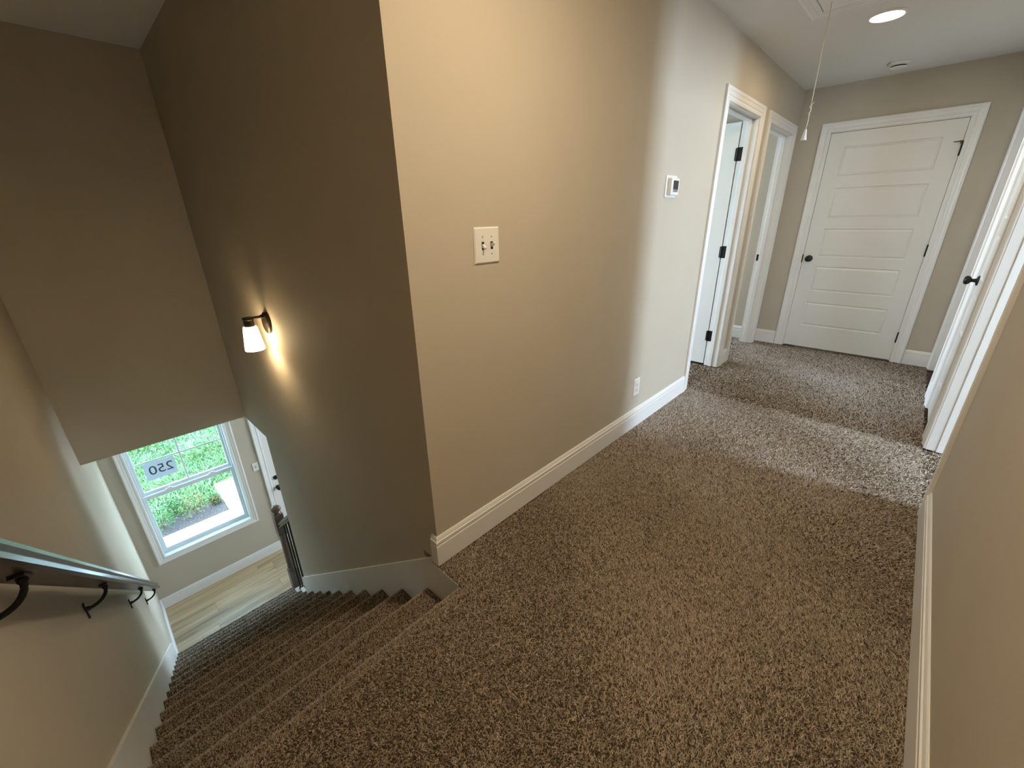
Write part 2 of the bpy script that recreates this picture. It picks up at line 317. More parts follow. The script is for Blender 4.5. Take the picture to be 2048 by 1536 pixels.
# ---------------------------------------------------------------- staircase
ST = empty('staircase', (-3.3, -.5, ZB)); tag(ST, 'straight flight of brown carpeted steps going down to the entrance hall', 'stairs')
def step(k):
    xk = X0-RUN*k; zk = -RISE*k; zn = zk-RISE
    back = X0-RUN*(k-1)+.05 if k > 0 else X0+.05
    y0 = WS+.0155; y1 = -.0155 if xk > -2.3 else (0.0 if k < 13 else 0.10)
    pr = [(back, zk), (xk+.024, zk)]
    for a in range(1, 9):
        t = a/9*PI*0.95; pr.append((xk+.024-.024*math.sin(t), zk-.022+.022*math.cos(t)))
    pr += [(xk+.046, zk-.060), (xk+.050, zn)]
    q = np.array(pr); seg = q[1:]-q[:-1]; ln = np.linalg.norm(seg, axis=1); nm = np.column_stack([seg[:, 1], -seg[:, 0]]); nm /= ln[:, None]
    if nm[0][1] < 0: nm = -nm
    # backing: inset 8 mm
    off = .008; bm = BM(); vn = np.vstack([nm[:1], (nm[1:]+nm[:-1])/2, nm[-1:]]); qi = q-vn*off
    poly = [(a, b) for a, b in qi] + [(back, qi[-1][1])]
    A = [bm.verts.new((a, y0, b)) for a, b in poly]; B = [bm.verts.new((a, y1, b)) for a, b in poly]
    for i in range(len(A)): bm.faces.new((A[i], A[(i+1) % len(A)], B[(i+1) % len(A)], B[i]))
    bm.faces.new(A); bm.faces.new(B)
    s = obj('step', bm, M_carpetbase, ST)
    dens = 85000 if k < 3 else 55000 if k < 7 else 25000
    n = int(ln.sum()*(y1-y0)*dens); i = rng.choice(len(ln), n, p=ln/ln.sum()); t = rng.uniform(0, 1, n)
    XZ = qi[i]+(qi[i+1]-qi[i])*t[:, None]; yy = rng.uniform(y0+.003, y1-.003, n)
    N = np.column_stack([nm[i][:, 0], np.zeros(n), nm[i][:, 1]]); Pp = np.column_stack([XZ[:, 0], yy, XZ[:, 1]])
    # shaggy growth: gentle waviness of the nosing
    pile('carpet_pile', Pp, N, (.0021 if k < 3 else .0026 if k < 7 else .0032), .0066, s, 20+k, lean=.55, fieldamt=.15, pal=PAL*.62+PAL.mean(0)*.38)
    return s
for k in range(15): step(k)
for c in [c for c in bpy.data.objects if c.name.startswith('carpet_pile') and c.parent and c.parent.name.startswith('step')]:
    pass
# white open-side stair ends under the balusters
bm = BM()
for k in range(10, 13):
    xk = X0-RUN*k; box(bm, max(xk-.004, -9), min(X0-RUN*(k-1)+.03, -2.331), 0.0005, .10, ZB, -RISE*k+.004, 0.002)
obj('stringer', bm, M_trim, ST)

def sloped(name, y0, y1, xa, xb, label):
    """skirt board following the nosing line"""
    nose = lambda x: -(X0-x)*RISE/RUN
    bm = BM(); pts = [(xa, nose(xa)+.152), (xb, nose(xb)+.152), (xb, max(ZB, nose(xb)-.42)), (xa, nose(xa)-.42)]
    A = [bm.verts.new((x, y0, z)) for x, z in pts]; B = [bm.verts.new((x, y1, z)) for x, z in pts]
    for i in range(4): bm.faces.new((A[i], A[(i+1) % 4], B[(i+1) % 4], B[i]))
    bm.faces.new(A); bm.faces.new(B)
    if name == 'trim_1': box(bm, xa, 0.14, y0, y1, -.42, -.012)
    e = [ed for ed in bm.edges]
    return tag(obj(name, bm, M_trim), label, 'trim', kind='structure')
sloped('trim_1', -.015, 0, -.030, -2.33, 'white sloped skirt board along the stair wall below the sconce')
sloped('trim_2', WS, WS+.015, 0.16, -3.335, 'white sloped skirt board along the wall under the handrail')
bm = BM(); box(bm, X0+.03, 0.16+.35, WS, WS+.015, -.3, .0); 
bm.free()

# ---------------------------------------------------------------- baseboards
BB = [(0, 0), (.0145, 0), (.0145, .098), (.012, .101), (.012, .105), (.0140, .108), (.0140, .120), (.0095, .123), (.0095, .127), (.006, .136), (.003, .140), (0, .140)]
def base(name, segs, label):
    bm = BM()
    for p0, p1, side, e0, e1 in segs: extrude_profile(bm, BB, p0, p1, side, e0=e0, e1=e1)
    return tag(obj(name, bm, M_trim), label, 'baseboard', kind='structure')
base('baseboard_left', [((0, 0, 0), (0, 2.49, 0), (1, 0, 0), 1, 0), ((0, 3.375, 0), (0, 3.51, 0), (1, 0, 0), 0, 0), ((-.03, 0, 0), (0, 0, 0), (0, -1, 0), 0, 1)], 'white moulded baseboard along the left hall wall')
base('baseboard_right', [((W, WS, 0), (W, 1.73, 0), (-1, 0, 0), 0, 0), ((W, 2.66, 0), (W, 2.744, 0), (-1, 0, 0), 0, 0), ((W, 3.436, 0), (W, 3.614, 0), (-1, 0, 0), 0, 0)], 'white moulded baseboard along the right hall wall')
base('baseboard_end', [((0, YF, 0), (.197, YF, 0), (0, -1, 0), 0, 0), ((1.277, YF, 0), (W, YF, 0), (0, -1, 0), 0, 0), ((-3, YF, 0), (-.115, YF, 0), (0, -1, 0), 0, 0)], 'white baseboard at both sides of the hall end door')
base('baseboard_near', [((.2, WS, 0), (W, WS, 0), (0, 1, 0), 0, 0)], 'white baseboard behind the top of the stairs')
base('baseboard_front', [((XW, WS, ZB), (XW, .28, ZB), (1, 0, 0), -1, 0)], 'white baseboard below the entrance hall window')
base('baseboard_foyer', [((XW, WS, ZB), (-3.335, WS, ZB), (0, 1, 0), -1, 0)], 'short white baseboard beside the foot of the stairs')

# ---------------------------------------------------------------- doors
ROWS = [(.245, .49), (.607, .853), (.945, 1.21), (1.305, 1.575), (1.678, 1.923)]
def slab(M, u0, u1, parent, dface=-.003, thick=.035, top=2.041, bot=.014, stile=.12, rows=ROWS):
    bm = BM(); R = .009
    box(bm, u0, u1, dface-thick, dface-R, bot, top)
    a, b = u0+stile, u1-stile; us = [u0, a, b, u1]; zs = [bot]+[z for r in rows for z in r]+[top]
    g = {}
    for i, u in enumerate(us):
        for j, z in enumerate(zs): g[i, j] = bm.verts.new((u, dface, z))
    for i in range(3):
        for j in range(len(zs)-1):
            hole = (i == 1 and j % 2 == 1)
            if not hole: bm.faces.new((g[i, j], g[i+1, j], g[i+1, j+1], g[i, j+1]))
            else:
                s = .006; c = [bm.verts.new((us[1]+s, dface-R+.0005, zs[j]+s)), bm.verts.new((us[2]-s, dface-R+.0005, zs[j]+s)), bm.verts.new((us[2]-s, dface-R+.0005, zs[j+1]-s)), bm.verts.new((us[1]+s, dface-R+.0005, zs[j+1]-s))]
                o = [g[1, j], g[2, j], g[2, j+1], g[1, j+1]]
                for q in range(4): bm.faces.new((o[q], o[(q+1) % 4], c[(q+1) % 4], c[q]))
                bm.faces.new(c)
    rim = [((us[0], zs[0]), (us[3], zs[0])), ((us[3], zs[0]), (us[3], zs[-1])), ((us[3], zs[-1]), (us[0], zs[-1])), ((us[0], zs[-1]), (us[0], zs[0]))]
    for (xa, za), (xb, zb) in rim: bm.faces.new([bm.verts.new(p) for p in ((xa, dface, za), (xb, dface, zb), (xb, dface-R, zb), (xa, dface-R, za))])
    bm.transform(M); s = obj('slab', bm, M_door, parent)
    me = None
    for j, (z0, z1) in enumerate(rows):
        bm = BM(); i0, i1 = .009, .024
        o = [(a+i0, dface-R, z0+i0), (b-i0, dface-R, z0+i0), (b-i0, dface-R, z1-i0), (a+i0, dface-R, z1-i0)]
        t = [(a+i1, dface-.002, z0+i1), (b-i1, dface-.002, z0+i1), (b-i1, dface-.002, z1-i1), (a+i1, dface-.002, z1-i1)]
        O = [bm.verts.new(p) for p in o]; T = [bm.verts.new(p) for p in t]
        for q in range(4): bm.faces.new((O[q], O[(q+1) % 4], T[(q+1) % 4], T[q]))
        bm.faces.new(T); bm.faces.new(O[::-1]); bm.transform(M); obj('panel', bm, M_door, s)
    return s
def knob(M, u, d, z, parent, flip=1):
    K = M @ Matrix.Translation((u, d, z)) @ Matrix.Rotation(-PI/2*flip, 4, 'X')
    bm = BM(); lathe(bm, [(.0001, 0), (.031, 0), (.032, .004), (.027, .009), (.013, .012), (.0105, .030), (.014, .034), (.024, .040), (.0285, .050), (.027, .060), (.018, .067), (.0001, .069)], K, 28, cap=False)
    return obj('knob', bm, M_black, parent, smooth=True)
def hinge(M, u, d, z, parent, leaf=0):
    bm = BM(); lathe(bm, [(.0001, -.052), (.004, -.051), (.0062, -.047), (.0062, .047), (.004, .051), (.0001, .052)], M @ Matrix.Translation((u, d, z)), 12, cap=False)
    return obj('hinge', bm, M_black, parent, smooth=True)
def jamb_bm(M, w, h, T=.115, stop=None):
    bm = BM(); box(bm, -J, 0, -T, 0, 0, h+J); box(bm, w, w+J, -T, 0, 0, h+J); box(bm, 0, w, -T, 0, h, h+J)
    if stop:
        s0, s1 = stop; box(bm, 0, .012, -s1, -s0, 0, h, .002); box(bm, w-.012, w, -s1, -s0, 0, h, .002); box(bm, .0, w, -s1, -s0, h-.012, h, .002)
    bm.transform(M); return bm
def door(n, M, w, label, h=H0, stop=(.045, .080), T=.115):
    D = tag(empty('door_%d' % n, M.translation), label, 'door', kind='structure')
    obj('casing', casing_bm(M, -.005, w+.005, h+.005), M_trim, D)
    obj('jamb', jamb_bm(M, w, h, T, stop), M_trim, D)
    return D
# 1: closed door at the hall end
M1 = frameM((.284, YF, 0), (1, 0, 0), (0, -1, 0)); w1 = .906
D1 = door(1, M1, w1, 'closed white five-panel door at the end of the hall', stop=(.042, .077))
slab(M1, .003, w1-.003, D1); knob(M1, .057, -.003, .925, D1)
for z in (.24, 1.03, 1.82): hinge(M1, w1, .004, z, D1)
bm = BM(); tube(bm, [M1 @ Vector((w1, .006, 1.875)), M1 @ Vector((w1-.02, .018, 1.874)), M1 @ Vector((w1-.055, .024, 1.872))], [.006, .004, .003], 8)
tube(bm, [M1 @ Vector((w1-.012, .010, 1.86)), M1 @ Vector((w1-.012, .030, 1.862))], .0045, 8); obj('hinge_stop', bm, M_black, D1)
bm = BM(); box(bm, -.004, .004, -.006, .003, .885, .965, .001); bm.transform(M1); obj('strike_plate', bm, M_black, D1)
# 2: open doorway with the slab swung into the room
M2 = frameM((0, 2.575, 0), (0, 1, 0), (1, 0, 0)); w2 = .715
D2 = door(2, M2, w2, 'left doorway nearest the thermostat with its white door swung open')
M2s = frameM((-.124, 3.290, 0), (-1, 0, 0), (0, -1, 0))
slab(M2s, .0, .70, D2, dface=0.0)
for z in (.29, 1.05, 1.81):
    bm = BM(); box(bm, -.118, -.072, 3.2865, 3.2895, z-.05, z+.05, .001)
    box(bm, -.136, -.118, 3.2830, 3.2895, z-.046, z+.046, .001)
    lathe(bm, [(.006, -.05), (.006, .05)], Matrix.Translation((-.121, 3.284, z)), 12); obj('hinge', bm, M_black, D2)
# 3: second left doorway
M3 = frameM((0, 3.595, 0), (0, 1, 0), (1, 0, 0)); w3 = .775
D3 = door(3, M3, w3, 'empty left doorway beside the hall end corner')
bm = BM(); box(bm, -.102, -.062, 4.366, 4.369, .895, .960, .001); box(bm, -.09, -.075, 4.3645, 4.3665, .915, .94); obj('strike_plate', bm, M_black, D3)
bm = BM(); box(bm, -.085, -.078, 4.3636, 4.3646, .918, .937); obj('latch_hole', bm, M_bronze, D3)
# 4: right doorway that lets in daylight
M4 = frameM((W, 1.815, 0), (0, 1, 0), (-1, 0, 0)); w4 = .759
D4 = door(4, M4, w4, 'open right doorway letting daylight onto the carpet', stop=(.045, .082))
# 5: narrow closet
M5 = frameM((W, 2.83, 0), (0, 1, 0), (-1, 0, 0)); w5 = .52
D5 = door(5, M5, w5, 'narrow closed white closet door on the right wall with black knob', stop=(.042, .077))
slab(M5, .003, w5-.003, D5, stile=.12); knob(M5, .46, -.003, .93, D5)
for z in (.24, 1.03, 1.82): hinge(M5, 0.0, .005, z, D5)
# 6: far right door, recessed
M6 = frameM((W, 3.70, 0), (0, 1, 0), (-1, 0, 0)); w6 = .75
D6 = door(6, M6, w6, 'farthest doorway on the right wall, next to the end wall', stop=(.045, .078))
slab(M6, .003, w6-.003, D6, dface=-.08)
# 7: front door
M7 = frameM((XW, .365, ZB), (0, 1, 0), (1, 0, 0)); w7 = .914
D7 = door(7, M7, w7, 'white front door on the lower floor right of the window', h=2.04, T=.15, stop=(.06, .10))
slab(M7, .004, w7-.003, D7, dface=-.012, thick=.045)
knob(M7, .055, -.012, .94, D7)
bm = BM(); lathe(bm, [(.0001, 0), (.031, 0), (.031, .006), (.024, .014), (.0001, .016)], M7 @ Matrix.Translation((.055, -.012, 1.09)) @ Matrix.Rotation(-PI/2, 4, 'X'), 24, cap=False)
box(bm, .049, .061, .002, .016, 1.072, 1.108, .002, M=M7); obj('deadbolt', bm, M_black, D7, smooth=False)
bm = BM(); box(bm, -.004, .003, -.012, .002, .92, .965, M=M7); obj('strike_plate', bm, M_black, D7)

# ---------------------------------------------------------------- lower window
WD = tag(empty('window_1', (XW, -.424, -2.222)), 'white double-hung window at the foot of the stairs with a paper house number', 'window', kind='structure')
MW = frameM((XW, 0, 0), (0, 1, 0), (1, 0, 0))
obj('casing', casing_bm(MW, WIN[0]+.008, WIN[1]-.008, WIN[3]-.008, closed=True, z0=WIN[2]+.008, prof=[(a*.95, b) for a, b in CAS]), M_trim, WD)
def rect_frame(bm, y0, y1, z0, z1, wy, wz0, wz1, x0, x1, bev=.002):
    box(bm, x0, x1, y0, y0+wy, z0, z1, bev); box(bm, x0, x1, y1-wy, y1, z0, z1, bev)
    box(bm, x0, x1, y0+wy, y1-wy, z0, z0+wz0, bev); box(bm, x0, x1, y0+wy, y1-wy, z1-wz1, z1, bev)
bm = BM(); rect_frame(bm, WIN[0], WIN[1], WIN[2], WIN[3], .012, .012, .012, XW-.15, XW, .0)
rect_frame(bm, WIN[0]+.012, WIN[1]-.012, WIN[2]+.012, WIN[3]-.012, .014, .018, .014, XW-.145, XW-.062)
rect_frame(bm, WIN[0]+.0121, WIN[1]-.0121, WIN[2]+.0121, WIN[3]-.0121, .022, .028, .02, XW-.145, XW-.105)
obj('frame', bm, M_vinyl, WD)
gy0, gy1 = -.828, -.020
bm = BM(); rect_frame(bm, gy0-.030, gy1+.030, -2.192, -1.440, .030, .036, .048, XW-.098, XW-.066, .003)
ls = obj('lower_sash', bm, M_vinyl, WD)
bm = BM(); box(bm, XW-.084, XW-.080, gy0-.003, gy1+.003, -2.158, -1.487); obj('pane', bm, M_glass, ls)
bm = BM(); rect_frame(bm, gy0-.028, gy1+.028, -1.452, -.69, .028, .046, .03, XW-.134, XW-.103, .003)
us_ = obj('upper_sash', bm, M_vinyl, WD)
bm = BM(); box(bm, XW-.121, XW-.117, gy0-.003, gy1+.003, -1.408, -.718); obj('pane', bm, M_glass, us_)
bm = BM(); box(bm, XW-.1165, XW-.109, -.433, -.415, -1.406, -.72, .002); obj('muntin', bm, M_vinyl, us_)
bm = BM(); box(bm, XW-.1165, XW-.109, gy0, -.4335, -1.071, -1.053, .002); box(bm, XW-.1165, XW-.109, -.4145, gy1, -1.071, -1.053, .002); obj('muntin', bm, M_vinyl, us_)
for yy in (-.62, -.21):
    bm = BM(); box(bm, XW-.094, XW-.070, yy-.035, yy+.035, -1.4400, -1.430, .003); box(bm, XW-.086, XW-.072, yy-.012, yy+.028, -1.430, -1.421, .003); obj('sash_lock', bm, M_plastic, WD)
# paper sign, readable from outside
SG = empty('paper_sign', (XW-.1155, -.625, -1.29)); tag(SG, 'white paper sheet with the house number 250 taped to the upper window pane', 'sign')
bm = BM(); box(bm, XW-.1160, XW-.1155, -.763, -.487, -1.290, -1.077); obj('sheet', bm, M_paper, SG)
tcu = bpy.data.curves.new('number', 'FONT'); tcu.body = '250'; tcu.size = .150; tcu.align_x = 'CENTER'; tcu.align_y = 'CENTER'; tcu.extrude = 0.0003; tcu.space_character = 1.0
to = bpy.data.objects.new('tmp_text', tcu); COL.objects.link(to); bpy.context.view_layer.update()
me = bpy.data.meshes.new_from_object(to); bpy.data.objects.remove(to)
me.transform(Matrix(((0, 0, -1, XW-.1148), (-1, 0, 0, -.617), (0, 1, 0, -1.185), (0, 0, 0, 1)))); me.materials.clear(); me.materials.append(M_ink)
no = bpy.data.objects.new('house_number', me); COL.objects.link(no); no.parent = SG; no.matrix_parent_inverse = Matrix.Translation(SG.location).inverted()

# ---------------------------------------------------------------- lower floor planks
bm = BM(); box(bm, XW-.15, -1.2, WS-.12, 3.3, ZB-.15, ZB-.012)
FL2 = tag(obj('floor', bm, M_stem), 'light oak plank floor of the entrance hall', 'floor', kind='structure')
rp = random.Random(4); pw = .178; x = XW; row = 0; meshes = {}
while x < -3.15:
    y = WS - rp.uniform(0, 1.0); x1 = x+pw-.0015
    while y < 1.9:
        y1 = y+1.21; a, b = max(y, WS), min(y1-.0015, 1.9)
        if b > a+.02:
            bm = BM(); box(bm, x, x1, a, b, ZB-.012, ZB-rp.uniform(0, .0006), .0008); obj('plank', bm, M_plank, FL2)
        y = y1
    x += pw
bm = BM(); box(bm, -3.2, -1.3, .12, 3.2, ZB-.012, ZB-.0005); obj('plank_field', bm, M_plank, FL2)

# ---------------------------------------------------------------- newel, rail, balusters
RL = empty('stair_railing', (-2.93, .045, -2.49)); tag(RL, 'short stair railing with brown newel post and black balusters', 'railing')
NX, NY = -2.93, .045
bm = BM(); zt13 = -RISE*13
box(bm, NX-.045, NX+.045, NY-.045, NY+.045, zt13+.004, -2.10, .003)
lathe(bm, [(.046, -2.10), (.044, -2.085), (.036, -2.075), (.041, -2.06), (.038, -2.03), (.039, -1.9), (.035, -1.66), (.036, -1.645), (.043, -1.635), (.037, -1.62)], Matrix.Translation((NX, NY, 0)), 20)
box(bm, NX-.043, NX+.043, NY-.043, NY+.043, -1.62, -1.375, .004)
lathe(bm, [(.040, -1.375), (.030, -1.362), (.026, -1.352), (.040, -1.338), (.046, -1.322), (.045, -1.308), (.034, -1.292), (.014, -1.284), (.0001, -1.283)], Matrix.Translation((NX, NY, 0)), 20, cap=False)
obj('newel_post', bm, M_newel, RL)
SLP = RISE/RUN
RP = [(-.030, 0), (-.030, .010), (-.022, .016), (-.030, .026), (-.028, .040), (-.015, .050), (.015, .050), (.028, .040), (.030, .026), (.022, .016), (.030, .010), (.030, 0)]
def railbm(p0, p1, prof=RP, scale=1.0):
    p0, p1 = Vector(p0), Vector(p1); d = (p1-p0).normalized(); s = Vector((0, 1, 0)); u = s.cross(d)
    if u.z < 0: u = -u
    bm = BM(); A = [bm.verts.new(p0+s*a*scale+u*b*scale) for a, b in prof]; B = [bm.verts.new(p1+s*a*scale+u*b*scale) for a, b in prof]
    n = len(prof)
    for i in range(n): bm.faces.new((A[i], A[(i+1) % n], B[(i+1) % n], B[i]))
    bm.faces.new(A); bm.faces.new(B); return bm
zr = lambda x: -1.095 + (x+2.33)*SLP
obj('hand_rail', railbm((NX+.043, NY, zr(NX+.043)), (-2.333, NY, zr(-2.333)), RP, 1.15), M_rail, RL)
for bx in (-2.80, -2.69, -2.58, -2.47, -2.36):
    k = math.ceil((X0-.03-bx)/RUN - 1e-6); k = max(10, min(14, int((X0-bx)/RUN)+1)); zt = -RISE*k+.004
    k = min(range(10, 15), key=lambda q: abs((X0-RUN*q+X0-RUN*(q-1)+.03)/2-bx)); zt = -RISE*k+.004
    bm = BM(); box(bm, bx-.008, bx+.008, NY-.008, NY+.008, zt, zr(bx)+.004, .001); box(bm, bx-.013, bx+.013, NY-.013, NY+.013, zt, zt+.022, .003)
    obj('baluster', bm, M_black, RL)

# ---------------------------------------------------------------- wall handrail
HR = empty('wall_handrail', (-3.2, WS+.07, -1.75)); tag(HR, 'dark wood handrail held by four black brackets on the near stair wall', 'handrail')
RY = WS+.075
WRP = [(-.022, 0), (-.032, .004), (-.032, .016), (-.026, .020), (-.024, .026), (-.029, .036), (-.026, .050), (-.014, .057), (.014, .057), (.026, .050), (.029, .036), (.024, .026), (.026, .020), (.032, .016), (.032, .004), (.022, 0)]
zh = lambda x: -1.738 + (x+3.17)*SLP
obj('rail', railbm((-3.17, RY, zh(-3.17)), (1.0, RY, zh(1.0)), WRP), M_rail, HR)
for bx in (-.02, -.86, -2.03, -2.98):
    z = zh(bx); Y0 = WS
    bm = BM(); pts = []
    for i in range(9):
        t = i/8*PI/2; pts.append((bx, Y0+.012+(RY-Y0-.012)*math.sin(t), z-.075+.062*(1-math.cos(t))))
    tube(bm, pts, .0065, 10)
    d = Vector((1, 0, SLP)).normalized(); 
    T = Matrix(((d.x, 0, -d.z, bx), (0, 1, 0, RY), (d.z, 0, d.x, z-.004), (0, 0, 0, 1)))
    box(bm, -.032, .032, -.012, .012, -.003, .0035, .001, M=T)
    tube(bm, [(bx, RY, z-.016), (bx, RY, z-.004)], .009, 10)
    br = obj('bracket', bm, M_black, HR)
    bm = BM(); box(bm, bx-.010, bx+.010, WS, WS+.006, z-.115, z-.045, .002); lathe(bm, [(.011, 0), (.008, .012)], Matrix.Translation((bx, WS+.004, z-.074)) @ Matrix.Rotation(-PI/2, 4, 'X'), 12); obj('wall_plate', bm, M_black, br)

# ---------------------------------------------------------------- sconce
SX, SZ = -1.558, .805
SN = empty('wall_sconce', (SX, 0, SZ)); tag(SN, 'lit wall sconce with dark arm and frosted glass shade on the stair wall', 'lamp')
bm = BM(); K = Matrix.Translation((SX, 0, SZ)) @ Matrix.Rotation(PI/2, 4, 'X') @ Matrix.Diagonal((1, 1.1, 1, 1))
lathe(bm, [(.0001, 0), (.058, 0), (.058, .014), (.052, .019), (.0001, .021)], K, 32, cap=False); obj('backplate', bm, M_bronze, SN)
bm = BM(); tube(bm, [(SX, -.015, .845), (SX, -.055, .846), (SX, -.128, .846)], .0072, 10); lathe(bm, [(.012, 0), (.012, .018), (.009, .022)], Matrix.Translation((SX, -.016, .845)) @ Matrix.Rotation(PI/2, 4, 'X'), 14); obj('arm', bm, M_bronze, SN)
bm = BM(); lathe(bm, [(.0001, .852), (.028, .852), (.029, .840), (.0275, .838), (.0275, .800), (.0001, .800)], Matrix.Translation((SX, -.100, 0)), 24, cap=False); obj('socket_cup', bm, M_bronze, SN)
bm = BM(); lathe(bm, [(.026, .799), (.034, .798), (.037, .790), (.052, .670), (.0525, .662), (.0500, .660), (.0490, .670), (.034, .788), (.026, .794)], Matrix.Translation((SX, -.100, 0)), 32, cap=False); obj('shade', bm, M_shade, SN, smooth=True)
bm = BM(); lathe(bm, [(.008, .800), (.012, .780), (.020, .745), (.022, .725), (.016, .708), (.0001, .702)], Matrix.Translation((SX, -.100, 0)), 20, cap=False); obj('bulb', bm, M_bulb, SN, smooth=True)
l = bpy.data.lights.new('sconce_bulb_light', 'POINT'); l.energy = P_SCONCE; l.color = (1.0, .76, .44); l.shadow_soft_size = .018
lo = bpy.data.objects.new('sconce_bulb_light', l); COL.objects.link(lo); lo.location = (SX, -.100, .683)

# ---------------------------------------------------------------- ceiling light, second light, detector
def ceiling_light(x, y, power, label):
    L = empty('ceiling_light', (x, y, HC)); tag(L, label, 'lamp')
    bm = BM(); lathe(bm, [(.097, 0), (.096, -.004), (.088, -.009), (.082, -.010), (.080, -.008), (.079, -.001)], Matrix.Translation((x, y, HC)), 40, cap=False); obj('trim_ring', bm, M_plastic, L, smooth=True)
    bm = BM(); lathe(bm, [(.079, -.002), (.060, -.010), (.030, -.014), (.0001, -.015)], Matrix.Translation((x, y, HC)), 40, cap=False); obj('lens', bm, M_lens, L, smooth=True)
    a = bpy.data.lights.new('ceiling_lamp_light', 'AREA'); a.shape = 'DISK'; a.size = .15; a.energy = power; a.color = WARM
    ao = bpy.data.objects.new('ceiling_lamp_light', a); COL.objects.link(ao); ao.location = (x, y, HC-.018)
    return L
ceiling_light(.68, 3.01, P_CEIL, 'lit round white ceiling light near the attic hatch')
ceiling_light(.85, .28, P_LAND, 'second round ceiling light over the top of the stairs, above the view')
DT = empty('smoke_detector', (.682, 4.17, HC)); tag(DT, 'round white smoke detector on the ceiling above the end door', 'detector')
bm = BM(); lathe(bm, [(.0001, 0), (.070, 0), (.071, -.008), (.066, -.016), (.052, -.022)], Matrix.Translation((.682, 4.17, HC)), 36); obj('base', bm, M_plastic, DT)
bm = BM(); lathe(bm, [(.046, -.020), (.046, -.031)], Matrix.Translation((.682, 4.17, HC)), 36); obj('vent_gap', bm, M_slot, DT)
bm = BM(); lathe(bm, [(.052, -.031), (.052, -.034), (.040, -.040), (.0001, -.042)], Matrix.Translation((.682, 4.17, HC)), 36, cap=False); obj('cap', bm, M_plastic, DT)

# ---------------------------------------------------------------- attic hatch and pull cord
AH = empty('attic_hatch', (.73, 2.0, HC)); tag(AH, 'white framed attic hatch in the hall ceiling', 'hatch')
MH = Matrix(((1, 0, 0, 0), (0, 0, 1, 0), (0, -1, 0, HC), (0, 0, 0, 1)))
obj('frame', casing_bm(MH, .42, 1.02, 2.665, closed=True, z0=1.30, prof=[(a*.85, b*.8) for a, b in CAS]), M_trim, AH)
bm = BM(); box(bm, .424, 1.016, 1.304, 2.661, HC-.007, HC-.0001, .001); obj('hatch_door', bm, M_door, AH)
bm = BM(); box(bm, .4195, 1.0205, 1.2995, 2.6655, HC-.002, HC-.0002); obj('gap', bm, M_slot, AH)
PC = empty('pull_cord', (.48, 2.547, HC)); tag(PC, 'cream pull cord with a white bell-shaped end hanging from the attic hatch', 'cord')
def cx(z): return .478+.006*min(1, max(0, (HC-z)/.55)) 
bm = BM(); tube(bm, [(cx(z), 2.547, z) for z in (HC-.006, 2.3, 2.15, 2.0, 1.945)], .0022, 8)
tube(bm, [(cx(1.95), 2.547, 1.95), (cx(1.9)+.004, 2.543, 1.92), (cx(1.9)-.002, 2.551, 1.90), (cx(1.9)+.001, 2.547, 1.87), (cx(1.9)-.001, 2.547, 1.84), (cx(1.9)-.002, 2.547, 1.815)], .0022, 8)
hx = []
for i in range(25):
    t = i/24; hx.append((cx(1.93)+.0045*math.cos(t*12), 2.547+.0045*math.sin(t*12), 1.952-.062*t))
tube(bm, hx, .0019, 6); tube(bm, [(cx(1.9)-.003, 2.547, 1.945), (cx(1.9)+.014, 2.545, 1.957)], .002, 6); obj('cord', bm, M_cord, PC)
bm = BM(); lathe(bm, [(.0001, 1.822), (.005, 1.821), (.0075, 1.812), (.013, 1.776), (.0150, 1.768), (.0145, 1.764), (.0001, 1.766)], Matrix.Translation((cx(1.9)-.002, 2.547, 0)), 20, cap=False); obj('bell_end', bm, M_plastic, PC, smooth=True)

# ---------------------------------------------------------------- wall plates
def plateM(y, z): return frameM((0, y, z), (0, 1, 0), (1, 0, 0))
def plate_bm(M, hw, hh, t=.006):
    bm = BM(); a = .005
    v0 = [(-hw, 0, -hh), (hw, 0, -hh), (hw, 0, hh), (-hw, 0, hh)]; v1 = [(-hw, t*.4, -hh), (hw, t*.4, -hh), (hw, t*.4, hh), (-hw, t*.4, hh)]; v2 = [(-hw+a, t, -hh+a), (hw-a, t, -hh+a), (hw-a, t, hh-a), (-hw+a, t, hh-a)]
    R = [[bm.verts.new(p) for p in v] for v in (v0, v1, v2)]
    for A, B in zip(R, R[1:]):
        for i in range(4): bm.faces.new((A[i], A[(i+1) % 4], B[(i+1) % 4], B[i]))
    bm.faces.new(R[0]); bm.faces.new(R[2]); bm.transform(M); return bm
def toggle(M, u, upw, parent, dz=0):
    bm = BM(); box(bm, u-.006, u+.006, .0058, .0064, -.0135, .0135); bm.transform(M); s = obj('slot', bm, M_slot, parent)
    bm = BM(); T = M @ Matrix.Translation((u, .004, 0)) @ Matrix.Rotation(math.radians(28)*upw, 4, 'X')
    t = bmesh.new(); 
    vs = [(-.0048, 0, -.006), (.0048, 0, -.006), (.0048, 0, .006), (-.0048, 0, .006)]; ve = [(-.0038, .019, -.003), (.0038, .019, -.003), (.0038, .019, .003), (-.0038, .019, .003)]
    A = [t.verts.new(p) for p in vs]; B = [t.verts.new(p) for p in ve]
    for i in range(4): t.faces.new((A[i], A[(i+1) % 4], B[(i+1) % 4], B[i]))
    t.faces.new(A); t.faces.new(B); t.transform(T); merge(bm, t); obj('toggle', bm, M_plastic, parent)
